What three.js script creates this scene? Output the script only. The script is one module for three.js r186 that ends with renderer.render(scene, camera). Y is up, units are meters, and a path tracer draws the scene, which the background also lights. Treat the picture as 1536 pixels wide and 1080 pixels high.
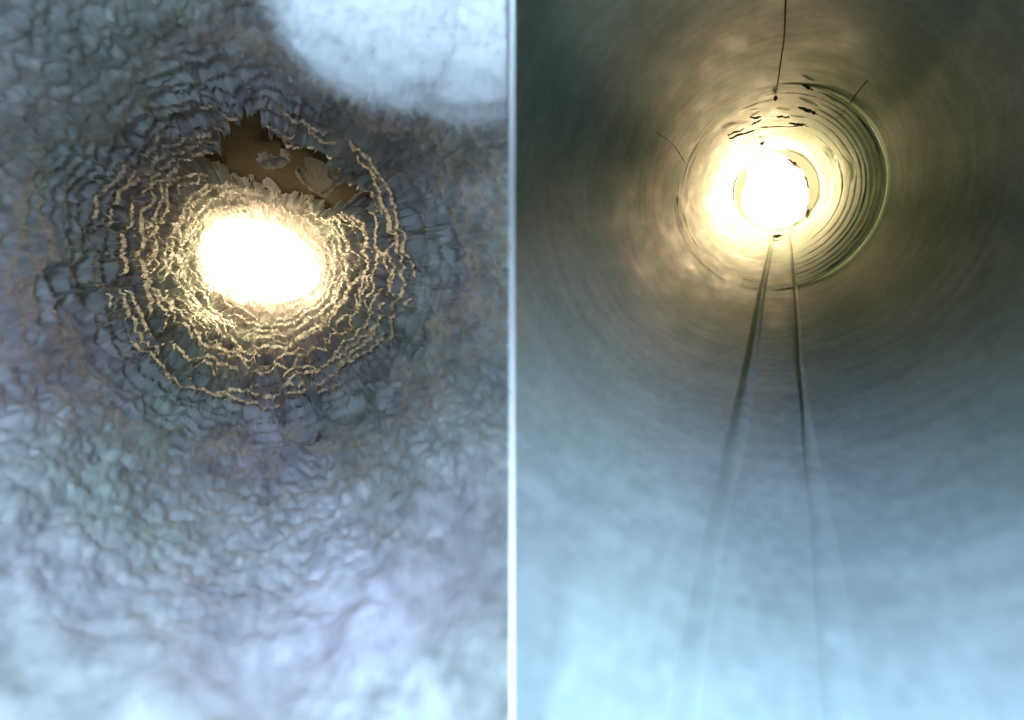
import * as THREE from 'three';
import { mergeGeometries } from 'three/addons/utils/BufferGeometryUtils.js';
import { RectAreaLightUniformsLib } from 'three/addons/lights/RectAreaLightUniformsLib.js';

// ------------------------------------------------------------------ camera, light, exposure
const R = 0.1;                                   // radius of both ducts, metres
const F = 935;                                   // focal length in pixels of the 1536 x 1080 photograph
const scene = new THREE.Scene();
scene.background = new THREE.Color(0, 0, 0);
const camera = new THREE.PerspectiveCamera(2 * Math.atan(540 / F) * 180 / Math.PI, 1536 / 1080, 0.004, 20);
camera.position.set(0, 0, 0);
camera.lookAt(0, 0, -1);
camera.focus = 0.8;
camera.userData.fStop = 16;
scene.add(camera);

const renderer = new THREE.WebGLRenderer({ antialias: true });
renderer.setSize(1024, 720);
renderer.toneMapping = THREE.LinearToneMapping;
renderer.toneMappingExposure = 1;
renderer.shadowMap.enabled = true;
RectAreaLightUniformsLib.init();

// axis of a duct from the pixel its far end vanishes at
function axisOf(px, py) {
  const a = new THREE.Vector3(px - 768, 540 - py, -F).normalize();
  const up = new THREE.Vector3(0, 1, 0).addScaledVector(a, -a.y).normalize();
  const right = new THREE.Vector3().crossVectors(a, up).normalize();
  return { a, up, right };
}
const LEFT = axisOf(400, 391), RIGHT = axisOf(1164, 287);
const L_END = 11.0 * R, R_END = 17.4 * R;

const DAY_L = new THREE.Color(1.0, 0.79, 0.45), DAY_R = new THREE.Color(1.0, 0.65, 0.40);
// added lights out of view, angled to spread an outlet's daylight along the wall: [bearing round the axis, angle off the axis in degrees, side, radiance]
function daylight(ax, end, far, color, list) {
  const out = new THREE.Vector3().copy(ax.a).multiplyScalar(end);
  for (const [bearing, off, side, radiance] of list) {
    const l = new THREE.RectAreaLight(color, radiance, side, side), b = bearing * Math.PI / 180, r = far * Math.tan(off * Math.PI / 180);
    l.position.copy(ax.a).multiplyScalar(end + far).addScaledVector(ax.right, r * Math.cos(b)).addScaledVector(ax.up, r * Math.sin(b));
    scene.add(l);
    l.lookAt(out);
  }
}
daylight(LEFT, L_END, 12 * R, DAY_L, [[5, 17.5, 2.3 * R, 740], [180, 17, 2.3 * R, 720], [90, 15.5, 2.5 * R, 450], [270, 16.5, 2.5 * R, 240]]);
daylight(RIGHT, R_END, 20 * R, DAY_R, [[48, 11, 3 * R, 4400], [5, 13.2, 3 * R, 3700], [285, 12.8, 3 * R, 5400], [190, 16, 3 * R, 2700], [120, 15.5, 3 * R, 1700]]);

const LED = new THREE.Color(0.55, 0.78, 1.06), LED_BLUE = new THREE.Color(0.42, 0.59, 1.05);
function led(color, x, y, z, watt, target, cone) {
  const l = new THREE.SpotLight(color, watt, 0, cone, 1, 2);
  l.position.set(x, y, z);
  l.target.position.copy(target);
  l.shadow.radius = 0.3;
  l.castShadow = true;
  scene.add(l, l.target);
  return l;
}
const LED_L2 = new THREE.Vector3(-0.16 * R, 0.36 * R, 0.10 * R), LED_L = new THREE.Vector3(-0.26 * R, 0.30 * R, 0.10 * R), LED_R = new THREE.Vector3(0.58 * R, -0.08 * R, 0.35 * R);
led(LED, LED_L.x, LED_L.y, LED_L.z, 0.20, new THREE.Vector3(-0.95 * R, -0.5 * R, -0.75 * R), 1.16);
led(LED, LED_L2.x, LED_L2.y, LED_L2.z, 0.11, new THREE.Vector3(-0.2 * R, 1.25 * R, -1.3 * R), 0.75);  // added to brighten the big clump, which the main left lamp misses
led(LED_BLUE, LED_R.x, LED_R.y, LED_R.z, 0.60, new THREE.Vector3(0.8 * R, -0.95 * R, -1.8 * R), 0.70);

// ------------------------------------------------------------------ noise
function rng(seed) { let s = seed >>> 0; return () => { s = (s + 0x6D2B79F5) | 0; let t = Math.imul(s ^ (s >>> 15), 1 | s); t = (t + Math.imul(t ^ (t >>> 7), 61 | t)) ^ t; return ((t ^ (t >>> 14)) >>> 0) / 4294967296; }; }
function h3(x, y, z) { let n = Math.imul(x, 374761393) ^ Math.imul(y, 668265263) ^ Math.imul(z, 2147483647 ^ 1274126177); n = Math.imul(n ^ (n >>> 13), 1274126177); n = Math.imul(n ^ (n >>> 16), 2246822519 | 0); return ((n ^ (n >>> 15)) >>> 0) / 4294967296; }
const fade = t => t * t * t * (t * (t * 6 - 15) + 10), mix = (a, b, t) => a + (b - a) * t;
function noise(x, y, z) {                         // value noise, -1 to 1
  const i = Math.floor(x), j = Math.floor(y), k = Math.floor(z), u = fade(x - i), v = fade(y - j), w = fade(z - k);
  return 2 * mix(mix(mix(h3(i, j, k), h3(i + 1, j, k), u), mix(h3(i, j + 1, k), h3(i + 1, j + 1, k), u), v),
    mix(mix(h3(i, j, k + 1), h3(i + 1, j, k + 1), u), mix(h3(i, j + 1, k + 1), h3(i + 1, j + 1, k + 1), u), v), w) - 1;
}
const fbm = (x, y, z, n) => { let a = 0, b = 0.5; for (let i = 0; i < n; i++) { a += b * noise(x, y, z); x = x * 2.03 + 7.1; y = y * 2.03 + 3.7; z = z * 2.03 + 1.3; b *= 0.5; } return a; };
const smooth = (a, b, x) => { const t = Math.min(1, Math.max(0, (x - a) / (b - a))); return t * t * (3 - 2 * t); };
const W = [0, 0];
function worley(u, v, nu, seed) {                 // periodic in u over nu cells; sets nearest and second distance
  const i = Math.floor(u), j = Math.floor(v);
  let a = 9, b = 9;
  for (let p = -1; p < 2; p++) for (let q = -1; q < 2; q++) {
    const ci = ((i + p) % nu + nu) % nu, cj = j + q;
    const x = i + p + 0.12 + 0.76 * h3(ci, cj, seed) - u, y = j + q + 0.12 + 0.76 * h3(ci, cj, seed + 57) - v;
    const d = Math.sqrt(x * x + y * y);
    if (d < a) { b = a; a = d; } else if (d < b) b = d;
  }
  W[0] = a; W[1] = b;
}

// ------------------------------------------------------------------ helpers
const used = {};
function numbered(name) { const n = used[name] = (used[name] ?? -1) + 1; return n ? `${name}_${String(n).padStart(3, '0')}` : name; }
function tag(o, label, category, group, kind) {
  o.userData.label = label;
  if (category) o.userData.category = category;
  if (group) o.userData.group = group;
  if (kind) o.userData.kind = kind;
  return o;
}
function obj(name, geometry, material, parent = scene) {
  const m = new THREE.Mesh(geometry, material);
  m.name = parent === scene ? numbered(name) : name;
  m.castShadow = m.receiveShadow = true;
  parent.add(m);
  return m;
}
function thing(name, label, category, position, group) {
  const o = new THREE.Group();
  o.name = numbered(name);
  if (position) o.position.copy(position);
  scene.add(o);
  return tag(o, label, category, group);
}
const TAU = Math.PI * 2;
function onDuct(ax, th, s, rho, out = new THREE.Vector3()) {   // point at angle th, distance s along the axis, radius rho
  return out.copy(ax.a).multiplyScalar(s).addScaledVector(ax.right, rho * Math.cos(th)).addScaledVector(ax.up, rho * Math.sin(th));
}
function seen(ax, px, py, rho) {                  // angle and distance at which a line of sight meets radius rho
  const v = new THREE.Vector3(px - 768, 540 - py, -F).normalize(), c = v.dot(ax.a);
  const d = v.clone().addScaledVector(ax.a, -c);
  return { th: Math.atan2(d.dot(ax.up), d.dot(ax.right)), s: rho * c / d.length() };
}
const HALF = 0.0003;                        // half the thickness of the added sheet that parts the two ducts
function startOf(ax, th, rho, s0) {                // where a line of the wall leaves the parting sheet
  const x = rho * (Math.cos(th) * ax.right.x + Math.sin(th) * ax.up.x), lim = Math.sign(ax.a.x) * HALF;
  return Math.max(s0, (lim - x) / ax.a.x);
}
// skin of a duct: radius(th, s) as a share of R; colour(th, s, out)
function skin(ax, { nt, nv, s0, s1, radius, color, cut = true, edgeRho = 1 }) {
  const pos = new Float32Array((nt + 1) * (nv + 1) * 3), uv = new Float32Array((nt + 1) * (nv + 1) * 2), col = color ? new Float32Array(pos.length) : null;
  const p = new THREE.Vector3(), c = [0, 0, 0], idx = new Uint32Array(nt * nv * 6);
  for (let i = 0; i <= nt; i++) {
    const th = (i % nt) / nt * TAU, b = Math.log(s1);
    let from = s0;
    if (cut) { from = startOf(ax, th, edgeRho * R, s0); for (let q = 0; q < 5; q++) from = 0.5 * from + 0.5 * startOf(ax, th, radius(th, from) * R, s0); from = startOf(ax, th, radius(th, from) * R, s0); }
    const a = Math.log(from);
    for (let j = 0; j <= nv; j++) {
      const s = Math.exp(a + (b - a) * j / nv), k = i * (nv + 1) + j;
      if (i === nt) { pos.copyWithin(k * 3, j * 3, j * 3 + 3); if (col) col.copyWithin(k * 3, j * 3, j * 3 + 3); } else {
        onDuct(ax, th, s, radius(th, s) * R, p);
        pos[k * 3] = p.x; pos[k * 3 + 1] = p.y; pos[k * 3 + 2] = p.z;
        if (col) { color(th, s, c); col.set(c, k * 3); }
      }
      uv[k * 2] = i / nt * TAU * R; uv[k * 2 + 1] = s;
    }
  }
  let n = 0;
  for (let i = 0; i < nt; i++) for (let j = 0; j < nv; j++) {
    const k = i * (nv + 1) + j, m = k + nv + 1;
    idx[n++] = k; idx[n++] = k + 1; idx[n++] = m; idx[n++] = m; idx[n++] = k + 1; idx[n++] = m + 1;
  }
  const g = new THREE.BufferGeometry();
  g.setAttribute('position', new THREE.BufferAttribute(pos, 3));
  g.setAttribute('uv', new THREE.BufferAttribute(uv, 2));
  if (col) g.setAttribute('color', new THREE.BufferAttribute(col, 3));
  g.setIndex(new THREE.BufferAttribute(idx, 1));
  g.computeVertexNormals();
  const nr = g.attributes.normal;
  for (let j = 0; j <= nv; j++) {
    const k = nt * (nv + 1) + j, v = new THREE.Vector3(nr.getX(j) + nr.getX(k), nr.getY(j) + nr.getY(k), nr.getZ(j) + nr.getZ(k)).normalize();
    nr.setXYZ(j, v.x, v.y, v.z); nr.setXYZ(k, v.x, v.y, v.z);
  }
  return g;
}
function polySD(poly, x, y) {                      // signed distance to a polygon, negative inside
  let d = 1e9, inside = false;
  for (let i = 0, j = poly.length - 1; i < poly.length; j = i++) {
    const [ax, ay] = poly[j], [bx, by] = poly[i], ex = bx - ax, ey = by - ay;
    const t = Math.min(1, Math.max(0, ((x - ax) * ex + (y - ay) * ey) / (ex * ex + ey * ey)));
    d = Math.min(d, Math.hypot(x - ax - t * ex, y - ay - t * ey));
    if ((ay > y) !== (by > y) && x < ax + (y - ay) / (by - ay) * ex) inside = !inside;
  }
  return inside ? -d : d;
}

// ------------------------------------------------------------------ textures and materials
function texture(w, h, fn, srgb) {
  const d = new Uint8Array(w * h * 4);
  for (let y = 0; y < h; y++) for (let x = 0; x < w; x++) {
    const c = fn(x / w, y / h), k = (y * w + x) * 4;
    for (let q = 0; q < 3; q++) d[k + q] = Math.max(0, Math.min(255, Math.round(255 * (Array.isArray(c) ? c[q] : c))));
    d[k + 3] = 255;
  }
  const t = new THREE.DataTexture(d, w, h);
  t.wrapS = t.wrapT = THREE.RepeatWrapping;
  t.magFilter = t.minFilter = THREE.LinearFilter;
  if (srgb) t.colorSpace = THREE.SRGBColorSpace;
  t.needsUpdate = true;
  return t;
}
const ring = (u, k) => [Math.cos(u * TAU) * k, Math.sin(u * TAU) * k];
// u runs round the duct (one turn = TAU * R metres), v along it (1 m)
const metalTone = texture(1024, 2048, (u, v) => {
  const [a, b] = ring(u, 1.1), [e, f] = ring(u, 6);
  const turned = fbm(a * 2, b * 2, v * 110, 3), cloud = fbm(e, f, v * 38, 4), spot = noise(e * 6, f * 6, v * 190);
  const t = 0.86 + 0.055 * turned + 0.06 * cloud + 0.03 * spot, gr = 0.03 * fbm(a + 9, b, v * 14, 2);
  return [t * 0.985 - gr, t + gr * 0.3, t * 0.97 - gr * 0.5];
}, true);
metalTone.repeat.set(1 / (TAU * R), 1);
const metalRough = texture(512, 512, (u, v) => {
  const [e, f] = ring(u, 9), [a, b] = ring(u, 2);
  return 0.5 + 0.12 * fbm(e, f, v * 25, 3) + 0.12 * fbm(a, b, v * 6, 3);
});
metalRough.repeat.set(1 / (TAU * R), 1);
const metalBump = texture(1024, 1024, (u, v) => {
  const [a, b] = ring(u, 1.5), [e, f] = ring(u, 8);
  return 0.5 + 0.3 * fbm(a, b, v * 60, 3) + 0.15 * fbm(e, f, v * 40, 2);
});
metalBump.repeat.set(1 / (TAU * R), 1);
const M = {
  lint: new THREE.MeshPhysicalMaterial({ vertexColors: true, roughness: 1, specularIntensity: 0, side: THREE.DoubleSide }),
  clump: new THREE.MeshPhysicalMaterial({ specularIntensity: 0, color: new THREE.Color().setRGB(0.66, 0.67, 0.66), roughness: 1 }),
  fibre: new THREE.MeshPhysicalMaterial({ specularIntensity: 0, color: new THREE.Color().setRGB(0.49, 0.48, 0.46), roughness: 1, transmission: 0.6, thickness: 0, side: THREE.DoubleSide }),
  fuzz: new THREE.MeshPhysicalMaterial({ specularIntensity: 0, color: new THREE.Color().setRGB(0.70, 0.71, 0.70), roughness: 1, transmission: 0.5, thickness: 0, side: THREE.DoubleSide }),
  tuft: new THREE.MeshPhysicalMaterial({ specularIntensity: 0, color: new THREE.Color().setRGB(0.49, 0.48, 0.46), roughness: 1, transmission: 0.6, thickness: 0, side: THREE.DoubleSide }),
  bare: new THREE.MeshPhysicalMaterial({ map: metalTone, specularIntensity: 0, color: new THREE.Color().setRGB(0.095, 0.081, 0.066), roughness: 0.9, metalness: 0, side: THREE.DoubleSide }),  // dusty metal, darkened so the shade of the roof patch sits in its colour
  metal: new THREE.MeshPhysicalMaterial({ specularIntensity: 0, color: new THREE.Color().setRGB(0.375, 0.435, 0.378), map: metalTone, roughnessMap: metalRough, roughness: 1.6, metalness: 0.05, bumpMap: metalBump, bumpScale: 0.00008, side: THREE.DoubleSide }),
  scrap: new THREE.MeshPhysicalMaterial({ specularIntensity: 0, color: new THREE.Color().setRGB(0.05, 0.045, 0.04), roughness: 1, side: THREE.DoubleSide }),  // near black: groove shade in the roof dashes, lint at the outlet lip
  residue: new THREE.MeshPhysicalMaterial({ specularIntensity: 0, color: new THREE.Color().setRGB(0.05, 0.038, 0.022), roughness: 1, side: THREE.DoubleSide }),
  sheet: new THREE.MeshStandardMaterial({ color: new THREE.Color().setRGB(0.72, 0.70, 0.67), roughness: 0.7 }),
  flap: new THREE.MeshPhysicalMaterial({ color: new THREE.Color().setRGB(0.86, 0.83, 0.88), roughness: 1, transmission: 1, thickness: 0, side: THREE.DoubleSide }),
  lip: new THREE.MeshPhysicalMaterial({ color: new THREE.Color().setRGB(0.46, 0.44, 0.40), specularIntensity: 0, roughness: 1, transmission: 0.012, thickness: 0, side: THREE.DoubleSide }),
  housing: new THREE.MeshStandardMaterial({ color: new THREE.Color().setRGB(0.03, 0.03, 0.03), roughness: 0.5 }),
  glow: new THREE.MeshStandardMaterial({ color: 0x000000, emissive: LED, emissiveIntensity: 2 }),
  glowBlue: new THREE.MeshStandardMaterial({ color: 0x000000, emissive: LED_BLUE, emissiveIntensity: 2 }),
  sky: new THREE.MeshBasicMaterial({ color: new THREE.Color().setRGB(2.4, 2.2, 1.9), side: THREE.DoubleSide }),
};

// ------------------------------------------------------------------ setting: daylight beyond the outlets, an added sheet between the ducts
for (const [ax, s] of [[LEFT, L_END + 13.5 * R], [RIGHT, R_END + 21.5 * R]]) {
  const m = obj('sky', new THREE.CircleGeometry(8 * R, 48), M.sky);
  m.position.copy(ax.a).multiplyScalar(s);
  m.lookAt(0, 0, 0);
  m.castShadow = false;
  tag(m, ax === LEFT ? 'blown out white daylight at the end of the lint filled duct' : 'blown out white daylight at the end of the clean duct', null, null, 'structure');
}
{
  const g = new THREE.BoxGeometry(2 * HALF, 4.2 * R, 2.6 * R);
  g.translate(0, 0, -0.93 * R - 1.3 * R);
  tag(obj('partition', g, M.sheet), 'thin pale sheet added as a divider between the two ducts', null, null, 'structure');  // added sheet standing for the border strip; also keeps the lamps' light apart
}

// ------------------------------------------------------------------ the lint filled duct
const pxOf = (th, s, rho) => rho * F * R / s;      // apparent radius
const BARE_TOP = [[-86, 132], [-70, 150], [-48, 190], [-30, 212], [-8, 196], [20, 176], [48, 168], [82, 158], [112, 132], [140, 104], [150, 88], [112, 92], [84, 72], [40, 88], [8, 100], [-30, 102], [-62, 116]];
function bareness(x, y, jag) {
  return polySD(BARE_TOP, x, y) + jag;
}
const endRho = th => { const t = th + 0.36, c = Math.cos(t) / 80, s = Math.sin(t) / 55; return 1 / Math.sqrt(c * c + s * s) / 90 * 1.04; };
const STEP = 0.055;                                // ridges: steps of the logarithm of the distance
const jag = (th, v) => { const C = Math.cos(th), S = Math.sin(th); return 0.034 * noise(C * 5, S * 5, v * 5) + 0.020 * noise(C * 15, S * 15 + 4, v * 7) + 0.011 * noise(C * 40, S * 40 + 9, v * 9) + 0.0025 * noise(C * 95, S * 95, v * 9); };
const jagSoft = (th, v) => { const C = Math.cos(th), S = Math.sin(th); return 0.034 * noise(C * 5, S * 5, v * 5) + 0.013 * noise(C * 15, S * 15 + 4, v * 7) + 0.0015 * noise(C * 40, S * 40 + 9, v * 9); };
const ringPhase = (th, v) => (v + jagSoft(th, v)) / STEP;
const ringAmp = (th, k) => { const C = Math.cos(th), S = Math.sin(th); return smooth(-0.75, 0.35, noise(C * 2.7, S * 2.7, k * 5.3) + 0.4 * noise(C * 9, S * 9, k * 3.1)); };
function lintRadius(th, s) {
  const v = Math.log(s / R), C = Math.cos(th), S = Math.sin(th), px = F * R / s;
  const wob = noise(C * 5, S * 5, v * 5);
  const w1 = noise(C * 11, S * 11, v * 22), w2 = noise(C * 11 + 40, S * 11, v * 22), w3 = noise(C * 34, S * 34, v * 40), w4 = noise(C * 34, S * 34 + 30, v * 40), w5 = noise(C * 80, S * 80, v * 90);
  // ragged ridges running round the duct, with cross links
  const u = th / TAU, f = ringPhase(th, v), dk = Math.abs(f - Math.round(f)), on = ringAmp(th, Math.round(f));
  const r1 = Math.exp(-dk / 0.11) * on;
  worley((u + 0.006 * w1 + 0.002 * w3) * 26, (v + 0.02 * w2) / 0.14, 26, 11);
  const r2 = Math.exp(-(W[1] - W[0]) / 0.15);
  let far = 0.03 + (0.055 + 0.105 * smooth(90, 150, px)) * Math.max(r1, 0.75 * r2) + 0.012 * w2 + 0.002 * w3;
  // soft lumps
  worley((u + 0.004 * w1) * 42, v / 0.15 + 0.5 * wob, 42, 31);
  const l1 = 1 - W[0] * W[0] * 1.3;
  worley((u + 0.004 * w3) * 96, v / 0.066 + 0.2 * w1, 96, 41);
  const l2 = 1 - W[0] * W[0] * 1.4;
  worley(u * 190, v / 0.034 + 0.3 * w3, 190, 43);
  const l3 = 1 - W[0] * W[0] * 1.4;
  const soft = smooth(380, 620, px), s1 = 0.55 + 0.55 * noise(C * 9 + 2, S * 9, v * 9), s2 = 0.55 + 0.55 * noise(C * 19, S * 19 + 5, v * 19);
  const big = fbm(C * 2.6, S * 2.6 + 8, v * 2.6, 3);
  const softness = smooth(420, 700, px);
  const near = 0.06 + 0.034 * mix(l1, s1, 0.3 + 0.7 * soft) * (0.75 + 0.25 * w1) * (1 - 0.55 * softness) + 0.028 * mix(l2, s2, 0.25 + 0.75 * soft) * (1 - 0.8 * softness) + 0.012 * l3 * (1 - 0.95 * softness) + 0.08 * big + 0.006 * w3 * (1 - softness);
  const k = smooth(190, 330, px + 40 * wob);
  let h = mix(far, near, k);
  const rho0 = 1 - h;
  // bare patches, with a ragged lip
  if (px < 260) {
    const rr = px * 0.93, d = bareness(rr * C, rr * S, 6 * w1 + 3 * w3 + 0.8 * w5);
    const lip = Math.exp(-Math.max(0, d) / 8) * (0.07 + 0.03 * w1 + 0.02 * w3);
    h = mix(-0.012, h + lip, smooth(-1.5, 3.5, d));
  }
  // the lint closes in on the outlet
  const e = smooth(7.4, 11, s / R), tight = mix(1, endRho(th), e * e);
  return (1 - h) * tight;
}
function lintColor(th, s, c) {
  const v = Math.log(s / R), C = Math.cos(th), S = Math.sin(th);
  const n = fbm(C * 2.1 + 3, S * 2.1, v * 2.4, 3), m = fbm(C * 2.3, S * 2.3 + 11, v * 2.6, 3), t = 0.45 + 0.16 * fbm(C * 8, S * 8, v * 9, 3) + 0.08 * noise(C * 26 + 3, S * 26, v * 28) + 0.04 * noise(C * 60, S * 60, v * 60);
  c[0] = t * (1 - 0.12 * Math.max(0, n) + 0.06 * m); c[1] = t * (1 + 0.05 * n - 0.07 * Math.max(0, m)); c[2] = t * (0.97 - 0.06 * n + 0.05 * m);
}
{
  const d = thing('lint_filled_duct', 'round duct on the left, its bare dusty metal, coloured dark for shade, showing where the lint has come away', 'duct');
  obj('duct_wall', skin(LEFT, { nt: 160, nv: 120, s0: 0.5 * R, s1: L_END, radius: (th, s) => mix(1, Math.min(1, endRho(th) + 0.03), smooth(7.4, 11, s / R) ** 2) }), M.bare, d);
  const lining = obj('lint_lining', skin(LEFT, { nt: 1000, nv: 640, s0: 0.62 * R, s1: L_END, radius: lintRadius, color: lintColor, edgeRho: 0.97 }), M.lint);
  // threads of lint strung along the crests, one after another round the duct and across
  const strands = [], rand = rng(7);
  const crest = (th, v) => { const f = v + jag(th, v); let q = f; for (let i = 0; i < 4; i++) q = f - jagSoft(th, q); return lintRadius(th, Math.exp(q) * R) - 0.010; };
  let strandNo = 0;
  function strand(path, tall) {                     // path: [angle, log distance] pairs; a thin ragged fin along it
    if (path.length < 4) return;
    const pos = [], ix = [], no = strandNo++, p = new THREE.Vector3(), sub = 3, n = (path.length - 1) * sub;
    for (let i = 0; i <= n; i++) {
      const a = Math.min(path.length - 2, Math.floor(i / sub)), f = i / sub - a, t = mix(path[a][0], path[a + 1][0], f), v = mix(path[a][1], path[a + 1][1], f), sd = Math.exp(v) * R;
      const rc = mix(crest(...path[a]), crest(...path[a + 1]), f), ends = smooth(0, 4, i) * smooth(0, 4, n - i);
      const h = ends * tall * Math.min(1.15, sd / (6.2 * R)) * (0.010 + 0.008 * noise(i * 0.13, no * 3.7, 1) + 0.003 * noise(i * 0.6, no * 3.7, 5)), curl = 0.015 * noise(i * 0.21, no * 2.3, 9);
      onDuct(LEFT, t, sd, (rc + 0.010) * R, p); pos.push(p.x, p.y, p.z);
      onDuct(LEFT, t, sd + curl * 0.4 * R, (rc - Math.max(0, h) * 0.6) * R, p); pos.push(p.x, p.y, p.z);
      onDuct(LEFT, t, sd + curl * R, (rc - Math.max(0, h)) * R, p); pos.push(p.x, p.y, p.z);
      if (i < n) for (const q of [0, 1]) { const k = i * 3 + q, l = k + 3; ix.push(k, k + 1, l, l, k + 1, l + 1); }
    }
    const g = new THREE.BufferGeometry();
    g.setAttribute('position', new THREE.Float32BufferAttribute(pos, 3)); g.setIndex(ix); g.computeVertexNormals();
    strands.push(g);
  }
  const V0 = Math.log(935 / 238), V1 = Math.log(9.9);
  for (let k = Math.ceil(V0 / STEP); k <= Math.floor(V1 / STEP); k++) {
    let run = [];
    const n = 420, t0 = rand() * TAU;
    for (let i = 0; i <= n; i++) {
      const t = t0 + i / n * TAU; let v = k * STEP;
      for (let q = 0; q < 5; q++) v = k * STEP - jag(t, v);
      const px = 0.9 * F / Math.exp(v), bare = bareness(px * Math.cos(t), px * Math.sin(t), 0) < 3;
      if (bare || ringAmp(t, k) < 0.3 + 0.45 * smooth(V0 + 0.45, V0, v) || v > V1 || i === n) { strand(run, 0.8 + 0.9 * rand()); run = []; } else run.push([t, v + 0.0015 * (rand() - 0.5)]);
    }
    for (let m = 0; m < 80; m++) {                  // links to the next ridge
      let t = rand() * TAU, path = [];
      const lean = (rand() - 0.5) * 0.36, reach = 1;
      for (let i = 0; i <= 9; i++) {
        const tt = t + lean * i / 9 + 0.014 * (rand() - 0.5); let v = (k + reach * i / 9) * STEP;
        for (let q = 0; q < 5; q++) v = (k + reach * i / 9) * STEP - jag(tt, v);
        const px = 0.9 * F / Math.exp(v);
        if (bareness(px * Math.cos(tt), px * Math.sin(tt), 0) > 3 && v < V1 && rand() > 0.25 * smooth(V0 + 0.4, V0, v)) path.push([tt, v]);
      }
      strand(path, 0.6 + 0.7 * rand());
    }
  }
  for (const grow of [5, 11]) {                     // the torn edge of the lint round the bare patch
    let run = [];
    for (let i = 0; i < BARE_TOP.length; i++) {
      const [ax, ay] = BARE_TOP[i], [bx, by] = BARE_TOP[(i + 1) % BARE_TOP.length], len = Math.hypot(bx - ax, by - ay), n = Math.ceil(len / 4);
      for (let q = 0; q < n; q++) {
        const t = q / n, j = 2.5 * noise(i * 7.3 + t * 5, grow, 3) + grow;
        const x = mix(ax, bx, t) - (by - ay) / len * j, y = mix(ay, by, t) + (bx - ax) / len * j;
        run.push([Math.atan2(y, x), Math.log(0.93 * F / Math.hypot(x, y))]);
      }
      if (rand() < (grow > 6 ? 0.5 : 0.15)) { strand(run, 0.9 + 0.6 * rand()); run = []; }
    }
    strand(run, 1.1);
  }
  tag(obj('lint_fringe', mergeGeometries(strands), M.fibre), 'ragged fringe of lint along the ridges round the daylight of the left duct', 'lint', null, 'stuff');
  tag(lining, 'thick grey lint caked all round the inside of the left duct', 'lint', null, 'stuff');
}

// a lump of lint: displaced ball, its local axes e1 (round), e2 (inwards), e3 (along)
function lump(seed, sx, sy, sz, rough, detail, freq = 2.2) {
  const g = new THREE.IcosahedronGeometry(1, detail), p = g.attributes.position, v = new THREE.Vector3();
  for (let i = 0; i < p.count; i++) {
    v.fromBufferAttribute(p, i).normalize();
    const q = 1 + rough * (1.5 * fbm(v.x * freq + seed, v.y * freq, v.z * freq, 4) + 0.25 * Math.abs(noise(v.x * freq * 5, v.y * freq * 5 + seed, v.z * freq * 5)));
    p.setXYZ(i, v.x * q * sx, v.y * q * sy, v.z * q * sz);
  }
  g.deleteAttribute('uv');
  g.computeVertexNormals();
  return g;
}
function smoothNormals(g) {                         // icosahedrons come unindexed: share normals by place
  const p = g.attributes.position, n = g.attributes.normal, m = new Map();
  for (let i = 0; i < p.count; i++) { const k = `${p.getX(i).toFixed(6)},${p.getY(i).toFixed(6)},${p.getZ(i).toFixed(6)}`; const a = m.get(k) ?? m.set(k, [0, 0, 0]).get(k); a[0] += n.getX(i); a[1] += n.getY(i); a[2] += n.getZ(i); }
  for (let i = 0; i < p.count; i++) { const a = m.get(`${p.getX(i).toFixed(6)},${p.getY(i).toFixed(6)},${p.getZ(i).toFixed(6)}`), l = Math.hypot(...a) || 1; n.setXYZ(i, a[0] / l, a[1] / l, a[2] / l); }
  return g;
}
function place(g, at, turn = 0) { g.rotateZ(turn); g.translate(at.x, at.y, at.z); return g; }
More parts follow.
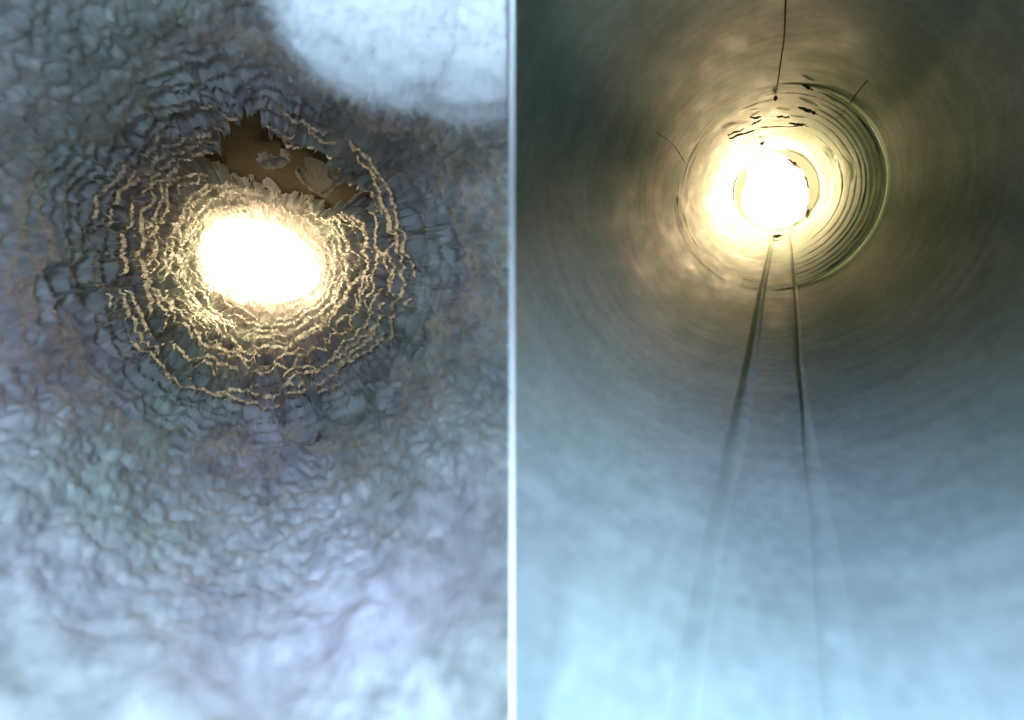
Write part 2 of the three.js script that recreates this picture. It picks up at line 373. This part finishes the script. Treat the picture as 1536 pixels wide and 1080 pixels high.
{
  // big pale clump hanging from the roof near the lens
  const parts = [];
  for (const [px, py, s, r, sd] of [[592, -8, 1.42, 0.255, 3], [705, 10, 1.5, 0.27, 8], [560, -110, 1.4, 0.27, 5]]) {
    const v = new THREE.Vector3(px - 768, 540 - py, -F).multiplyScalar(s * R / F);
    parts.push(place(lump(sd, r * R, r * R * 0.92, r * R, 0.10, 26, 1.0), v));
  }
  const g = mergeGeometries(parts), p = g.attributes.position;
  for (let i = 0; i < p.count; i++) if (p.getX(i) > -3 * HALF) p.setX(i, -3 * HALF - 0.0004 * h3(i, 1, 1));
  g.computeVertexNormals();
  smoothNormals(g);
  const clump = thing('lint_clump', 'big soft white clump of lint hanging in the top right of the left duct', 'lint clump');
  obj('clump_body', g, M.clump, clump);
  // fine loose fuzz standing out of it
  const hp = [], hi = [], q = new THREE.Vector3(), d = new THREE.Vector3(), side = new THREE.Vector3(), nrm = new THREE.Vector3(), rand = rng(91);
  for (let k = 0; k < 40000; k++) {
    const i = Math.floor(rand() * p.count);
    q.fromBufferAttribute(p, i); nrm.fromBufferAttribute(g.attributes.normal, i);
    d.set(rand() - 0.5, rand() - 0.5, rand() - 0.5).multiplyScalar(1.6).add(nrm).normalize();
    const len = R * (0.01 + 0.05 * rand() * rand()), w = R * 0.0006, curl = (rand() - 0.5) * 2.2;
    if (q.x > -0.02 * R) continue;
    side.set(rand() - 0.5, rand() - 0.5, rand() - 0.5).cross(d).normalize();
    const b = hp.length / 3, n = 3;
    for (let m = 0; m <= n; m++) {
      const t = m / n, ww = w * (1 - 0.7 * t), x = Math.min(-3 * HALF, q.x + d.x * len * t + side.x * curl * len * t * t * 0.5), y = q.y + d.y * len * t + side.y * curl * len * t * t * 0.5, z = q.z + d.z * len * t + side.z * curl * len * t * t * 0.5;
      hp.push(x - side.x * ww, y - side.y * ww, z - side.z * ww, x + side.x * ww, y + side.y * ww, z + side.z * ww);
      if (m < n) hi.push(b + m * 2, b + m * 2 + 1, b + m * 2 + 2, b + m * 2 + 2, b + m * 2 + 1, b + m * 2 + 3);
    }
  }
  const hg = new THREE.BufferGeometry();
  hg.setAttribute('position', new THREE.Float32BufferAttribute(hp, 3)); hg.setIndex(hi); hg.computeVertexNormals();
  obj('loose_fuzz', hg, M.fuzz, clump).userData.kind = 'stuff';
}
function tuftAt(name, px, py, rho, list, seed, label, mat = M.tuft) {
  const a = seen(LEFT, px, py, rho * R), at = onDuct(LEFT, a.th, a.s, rho * R), u = a.s / F;   // u: metres to a pixel there
  const g = mergeGeometries(list.map(([dx, dy, w, h], i) => place(lump(seed + i * 3.1, w * u, h * u, Math.min(w, h) * 0.35 * u, 0.5, 9, 2.4), new THREE.Vector3(at.x + dx * u, at.y - dy * u, at.z))));
  return tag(obj(name, smoothNormals(g), mat), label, 'lint tuft');
}
tuftAt('lint_tuft', 410, 238, 0.9, [[-13, 0, 9, 8], [-4, 6, 11, 7], [8, 5, 10, 6], [16, -4, 7, 9]], 2, 'small pale lint tuft left on the bare dark patch of roof');
tuftAt('lint_tuft', 470, 596, 0.86, [[0, 6, 8, 13], [-2, -9, 7, 10]], 17, 'upright grey lint flake standing out of the lower right lining of the left duct');
tuftAt('lint_tuft', 448, 655, 0.86, [[0, 0, 22, 13], [14, -4, 12, 9]], 29, 'rounded grey lint tuft on the floor of the left duct below the daylight');

// the ragged flap hanging over the bare patch
{
  const pts = [[447, 256], [456, 272], [470, 284], [484, 291], [498, 286], [506, 276], [516, 270], [530, 262]];
  const shape = pts.map(([x, y], i) => { const a = seen(LEFT, x, y, 0.84 * R); return onDuct(LEFT, a.th, a.s, 0.84 * R); });
  const rim = new THREE.TubeGeometry(new THREE.CatmullRomCurve3(shape), 90, 0.022 * R, 7), p = rim.attributes.position;
  for (let i = 0; i < p.count; i++) { const x = p.getX(i), y = p.getY(i), z = p.getZ(i), k = 0.016 * R; p.setXYZ(i, x + k * noise(x * 900, y * 900, z * 300), y + k * noise(x * 900 + 9, y * 900, z * 300), z); }
  rim.computeVertexNormals();
  // the flap's sheet from the rim up to the lining
  const top = [[462, 236], [470, 238], [482, 244], [494, 250], [506, 254], [518, 258], [528, 258], [536, 258]].map(([x, y]) => { const a = seen(LEFT, x, y, 0.9 * R); return onDuct(LEFT, a.th, a.s, 0.9 * R); });
  const A = new THREE.CatmullRomCurve3(shape), B = new THREE.CatmullRomCurve3(top), n = 40, m = 12, pos = [], ix = [];
  for (let i = 0; i <= n; i++) for (let j = 0; j <= m; j++) { const q = A.getPoint(i / n).lerp(B.getPoint(i / n), j / m); const k = 0.03 * R; q.x += k * noise(q.x * 500, q.y * 500, 3); q.z += k * 2 * noise(q.x * 400, q.y * 400, 7); pos.push(q.x, q.y, q.z); }
  for (let i = 0; i < n; i++) for (let j = 0; j < m; j++) { const k = i * (m + 1) + j, l = k + m + 1; ix.push(k, k + 1, l, l, k + 1, l + 1); }
  const sheet = new THREE.BufferGeometry();
  sheet.setAttribute('position', new THREE.Float32BufferAttribute(pos, 3)); sheet.setIndex(ix); sheet.computeVertexNormals();
  const f = thing('lint_flap', 'ragged brown flap of lint hanging below the roof lining, pale along its lower edge', 'lint flap');
  obj('flap_sheet', sheet, M.fibre, f);
  obj('flap_edge', rim, M.fibre, f);
}

// ------------------------------------------------------------------ the clean duct
{
  const duct = thing('clean_duct', 'clean round metal duct on the right with ringed joints and a raised floor strip', 'duct');
  const J = 7.05 * R;                               // the joint
  const dent = (th, s) => 0.0015 * noise(Math.cos(th) * 1.6, Math.sin(th) * 1.6, s / R * 0.7);
  obj('duct_section', skin(RIGHT, { nt: 200, nv: 160, s0: 0.5 * R, s1: J + 0.25 * R, radius: (th, s) => 1 + dent(th, s) }), M.metal, duct);
  // beads: share of R they stand proud, width along the duct, distance
  const beads = [[7.3, 0.022, 0.10], [7.62, 0.018, 0.09], [8.0, 0.022, 0.10], [8.5, 0.016, 0.09], [8.9, 0.014, 0.09], [9.6, 0.018, 0.12], [10.4, 0.012, 0.12], [11.4, 0.014, 0.14], [12.6, 0.010, 0.14], [14.2, 0.012, 0.18]];
  const hollows = [[1247, 232, 0.20, 0.55, 0.12], [1277, 252, 0.20, 0.5, 0.10]].map(([x, y, wt, ws, d]) => ({ ...seen(RIGHT, x, y, 0.97 * R), wt, ws, d }));   // dents knocked outwards in the right-hand wall
  const hollow = (th, s) => { let a = 0; for (const q of hollows) { const u = (th - q.th - (th > Math.PI ? TAU : 0)) / q.wt, v = (s - q.s) / (q.ws * R), k = u * u + v * v; if (k < 4) a = Math.max(a, q.d * Math.exp(-k * 1.2) * (1 + 0.2 * noise(u * 3, v * 3, 1)) * (1 - k / 4)); } return a; };
  const base = (th, s) => hollow(th, s) + 0.998 - 0.036 * smooth(-0.2, 0.9, Math.cos(th + 0.1)) - 0.002 * (s / R - 7) + 0.004 * noise(Math.cos(th) * 2, Math.sin(th) * 2, s / R);
  obj('duct_section', skin(RIGHT, { nt: 400, nv: 300, s0: J, s1: R_END, radius: base, cut: false }), M.metal, duct);
  beads.forEach(([s, h, w], n) => {
    const g = skin(RIGHT, {
      nt: 220, nv: 14, s0: (s - w) * R, s1: (s + w) * R, cut: false,
      radius: (th, q) => {
        const wig = 0.05 * noise(Math.cos(th) * 2 + n, Math.sin(th) * 2, n * 3.3) + 0.02 * noise(Math.cos(th) * 9, Math.sin(th) * 9, n);
        const x = (q / R - s - wig) / w, rightness = 0.22 + 1.5 * smooth(0.1, 0.95, Math.cos(th + 0.1)) + 0.5 * noise(Math.cos(th) * 4, Math.sin(th) * 4, n * 5.1) + 0.25 * noise(Math.cos(th) * 13, Math.sin(th) * 13, n * 3.7);
        return base(th, q) + 0.004 - Math.max(0, rightness) * h * 0.8 * Math.max(0, 1 - x * x) ** 0.6;
      },
    });
    obj('joint_ring', g, M.metal, duct);
  });
  // rim of the inner pipe at the joint, standing off the outer one
  obj('pipe_rim', skin(RIGHT, { nt: 240, nv: 10, s0: J - 0.06 * R, s1: J + 0.05 * R, cut: false, radius: (th, s) => { const x = (s / R - 7.045) / 0.062; return base(th, J) + 0.002 - 0.014 * smooth(-0.3, 0.8, Math.cos(th + 0.1)) * Math.sqrt(Math.max(0, 1 - x * x)); } }), M.metal, duct);

  // raised strip on the floor, with a folded edge on either side
  const Lp = [[1158, 362], [1151, 400], [1143, 440], [1131, 520], [1114, 620], [1093, 740], [1070, 860], [1040, 1070], [1025, 1200]].map(([x, y]) => seen(RIGHT, x, y, R * 0.985));
  const Rp = [[1185, 352], [1189, 400], [1193, 440], [1200, 540], [1210, 650], [1222, 760], [1235, 900], [1250, 1070], [1262, 1200]].map(([x, y]) => seen(RIGHT, x, y, R * 0.985));
  const at = (list, s) => { for (let i = 0; i < list.length - 1; i++) { const a = list[i], b = list[i + 1]; if (s <= a.s && s >= b.s || (i === list.length - 2) || (i === 0 && s > a.s)) return a.th + (b.th - a.th) * (Math.log(s) - Math.log(a.s)) / (Math.log(b.s) - Math.log(a.s)); } };
  function rail(s0, s1, thAt, profile, n = 140) {   // profile: [offset round as share of R, height as share of R]
    const pos = [], uv = [], ix = [], m = profile.length, p = new THREE.Vector3();
    for (let i = 0; i <= n; i++) {
      const s = s0 * Math.pow(s1 / s0, i / n), wall = s > J ? base(-1.57, s) : 1;
      for (const [o, h] of profile(s)) { const th = thAt(s, o); onDuct(RIGHT, th, s, (wall - h) * R, p); pos.push(p.x, p.y, p.z); uv.push(th * R, s); }
    }
    const mm = pos.length / 3 / (n + 1);
    for (let i = 0; i < n; i++) for (let j = 0; j < mm - 1; j++) { const k = i * mm + j, l = k + mm; ix.push(k, k + 1, l, l, k + 1, l + 1); }
    const g = new THREE.BufferGeometry();
    g.setAttribute('position', new THREE.Float32BufferAttribute(pos, 3)); g.setAttribute('uv', new THREE.Float32BufferAttribute(uv, 2)); g.setIndex(ix); g.computeVertexNormals();
    return g;
  }
  const S0 = 0.9 * R, S1 = 16.4 * R;
  obj('floor_strip', rail(S0, S1, (s, o) => mix(at(Lp, s), at(Rp, s), o), () => [[-0.02, -0.01], [0, 0.005], [0.06, 0.006], [0.5, 0.004], [0.94, 0.006], [1, 0.006]]), M.metal, duct);
  const hump = (w, h) => s => Array.from({ length: 11 }, (_, i) => { const x = i / 5 - 1; return [x * w(s), h(s) * (0.5 + 0.5 * Math.cos(Math.PI * x)) - 0.001]; });
  obj('strip_edge', rail(S0, S1, (s, o) => at(Lp, s) + o, hump(s => 0.06 - 0.015 * smooth(1.8, 5, s / R), s => 0.008 + 0.060 * smooth(1.9, 4.5, s / R))), M.metal, duct);
  obj('strip_edge', rail(S0, S1, (s, o) => at(Rp, s) + o, hump(s => 0.070 - 0.050 * smooth(1.4, 3.5, s / R), s => 0.009 + 0.044 * smooth(1.9, 4.5, s / R))), M.metal, duct);

  // thin seams running along the roof and the sides
  const seam = (pts, w, h) => {
    const q = pts.map(([x, y]) => seen(RIGHT, x, y, 0.985 * R)), c = new THREE.CatmullRomCurve3(q.map(k => onDuct(RIGHT, k.th, k.s, (k.s > J ? base(k.th, k.s) : 1) * R)));
    const g = new THREE.TubeGeometry(c, 60, w * R, 6);
    return g;
  };
  obj('roof_seam', seam([[1180, -60], [1178, 10], [1176, 60], [1171, 95], [1166, 130], [1162, 152]], 0.006), M.residue, duct);
  obj('side_seam', seam([[985, 198], [1012, 218], [1030, 245]], 0.0025), M.residue, duct);
  obj('side_seam', seam([[1300, 122], [1285, 140], [1268, 165], [1258, 175]], 0.005), M.residue, duct);

  // pale flap across part of the outlet
  const fl = new THREE.BoxGeometry(0.52 * R, 0.5 * R, 0.01 * R), fv = new THREE.Vector3(1190 - 768, 540 - 309, -F).multiplyScalar((R_END + 0.3 * R) / F * 0.92);
  fl.rotateZ(0.15); fl.translate(fv.x, fv.y, fv.z);
  obj('outlet_flap', fl, M.flap, duct);

  // ragged lip of the outlet
  const lip = (px, py) => seen(RIGHT, px, py, R);
  const outline = [[1121, 268], [1113, 290], [1112, 312], [1124, 332], [1142, 346], [1160, 354], [1178, 354], [1192, 346], [1206, 332], [1212, 312], [1213, 292], [1211, 270], [1203, 254], [1192, 244], [1180, 236], [1168, 228], [1150, 219], [1134, 214], [1116, 222], [1113, 240], [1120, 254]];
  const sE = R_END - 0.08 * R, sh = new THREE.Shape(), to = ([px, py]) => { const v = new THREE.Vector3(px - 768, 540 - py, -F); v.multiplyScalar(sE / v.dot(RIGHT.a)); return [v.dot(RIGHT.right), v.dot(RIGHT.up)]; };
  sh.absarc(0, 0, 0.965 * R, 0, TAU, false);
  const hole = new THREE.Path(), hp = [];
  outline.map(to).map(([x, y]) => { const r = Math.hypot(x, y), k = Math.min(1, 0.93 * R / r); return [x * k, y * k]; }).forEach(([x, y], i, all) => { const [x2, y2] = all[(i + 1) % all.length]; for (let k = 0; k < 4; k++) { const a = k / 4, j = 0.022 * R; hp.push(new THREE.Vector2(mix(x, x2, a) + j * noise(i * 3.1 + k, 1, 1), mix(y, y2, a) + j * noise(i * 2.7 + k, 5, 1))); } });
  hole.setFromPoints(hp); sh.holes.push(hole);
  const og = new THREE.ShapeGeometry(sh, 60);
  const om = new THREE.Matrix4().makeBasis(RIGHT.right, RIGHT.up, RIGHT.a.clone().negate()).setPosition(RIGHT.a.clone().multiplyScalar(sE));
  og.applyMatrix4(om);
  obj('outlet_lip', og, M.lip, duct);
}
// dark strips painted for groove shade on the roof; lint scraps at the outlet lip
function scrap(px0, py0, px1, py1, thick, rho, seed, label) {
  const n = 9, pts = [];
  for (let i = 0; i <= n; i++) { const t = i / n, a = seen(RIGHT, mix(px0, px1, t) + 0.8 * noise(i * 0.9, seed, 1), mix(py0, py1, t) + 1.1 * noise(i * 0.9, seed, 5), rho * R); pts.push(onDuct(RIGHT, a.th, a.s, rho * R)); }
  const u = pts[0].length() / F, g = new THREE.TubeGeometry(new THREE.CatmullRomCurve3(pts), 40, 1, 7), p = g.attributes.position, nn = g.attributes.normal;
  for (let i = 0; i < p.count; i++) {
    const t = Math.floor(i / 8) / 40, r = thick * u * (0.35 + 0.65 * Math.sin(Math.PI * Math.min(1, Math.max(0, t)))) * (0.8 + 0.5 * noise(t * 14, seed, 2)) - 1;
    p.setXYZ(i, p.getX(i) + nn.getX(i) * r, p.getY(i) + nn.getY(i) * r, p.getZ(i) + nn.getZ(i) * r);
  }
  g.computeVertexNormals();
  return tag(obj('lint_shade_scrap', g, M.scrap), label, 'lint scrap', 'dark lint scraps left in the clean duct');
}
scrap(1094, 208, 1138, 192, 2.2, 0.9, 1, 'long dark strip of groove shade on the upper left inside the rings of the clean duct');
scrap(1140, 191, 1212, 189, 1.1, 0.9, 2, 'thin straight dark strip of groove shade across the roof just above the outlet of the clean duct');
scrap(1092, 202, 1116, 194, 1.8, 0.92, 3, 'short dark strip of groove shade lying just above the long one on the upper left');
scrap(1198, 160, 1226, 172, 2.2, 0.93, 4, 'dark slanting strip of groove shade on the upper right of the clean duct');
scrap(1203, 127, 1220, 135, 1.8, 0.96, 5, 'small dark strip of groove shade highest on the roof of the clean duct right of its seam');
scrap(1126, 177, 1142, 175, 1.6, 0.93, 6, 'short dark dash of groove shade left of the roof seam end in the clean duct');
scrap(1128, 186, 1142, 180, 1.8, 0.93, 7, 'slanting dark dash of groove shade just below the short dash left of the roof seam');
scrap(1165, 175, 1184, 176, 1.5, 0.93, 8, 'level dark dash of groove shade right below the roof seam end in the clean duct');
scrap(1183, 184, 1208, 188, 2.0, 0.92, 9, 'dark dash of groove shade on the roof touching the right end of the thin strip');
scrap(1163, 143, 1163, 150, 2.2, 0.95, 10, 'dark blob at the end of the roof seam in the clean duct');
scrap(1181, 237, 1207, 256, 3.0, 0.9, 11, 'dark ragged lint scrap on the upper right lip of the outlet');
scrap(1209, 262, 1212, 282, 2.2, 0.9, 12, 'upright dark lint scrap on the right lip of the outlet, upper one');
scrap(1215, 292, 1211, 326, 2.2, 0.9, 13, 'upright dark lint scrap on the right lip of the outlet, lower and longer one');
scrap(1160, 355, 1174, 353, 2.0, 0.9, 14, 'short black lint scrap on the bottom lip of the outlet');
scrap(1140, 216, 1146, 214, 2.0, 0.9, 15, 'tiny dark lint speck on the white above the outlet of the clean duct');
// ------------------------------------------------------------------ two lamps beside the lens, one more added for the clump, behind the frame
for (const [p, label] of [[LED_L, 'small round lamp just behind the lens on the left duct side'], [LED_L2, 'small round lamp added just behind the lens to brighten the big clump'], [LED_R, 'small round lamp just behind the lens on the right duct side']]) {
  const t = thing('inspection_lamp', label, 'lamp', p, null);
  obj('lamp_lens', new THREE.SphereGeometry(0.004, 20, 14), p !== LED_R ? M.glow : M.glowBlue, t);
  const h = new THREE.LatheGeometry([[0.0, 0.012], [0.006, 0.012], [0.0065, 0.011], [0.0065, 0.0035], [0.006, 0.003], [0.0045, 0.004]].map(([x, y]) => new THREE.Vector2(x, y)), 24);
  h.rotateX(Math.PI / 2);
  obj('housing', h, M.housing, t);
}
renderer.render(scene, camera);
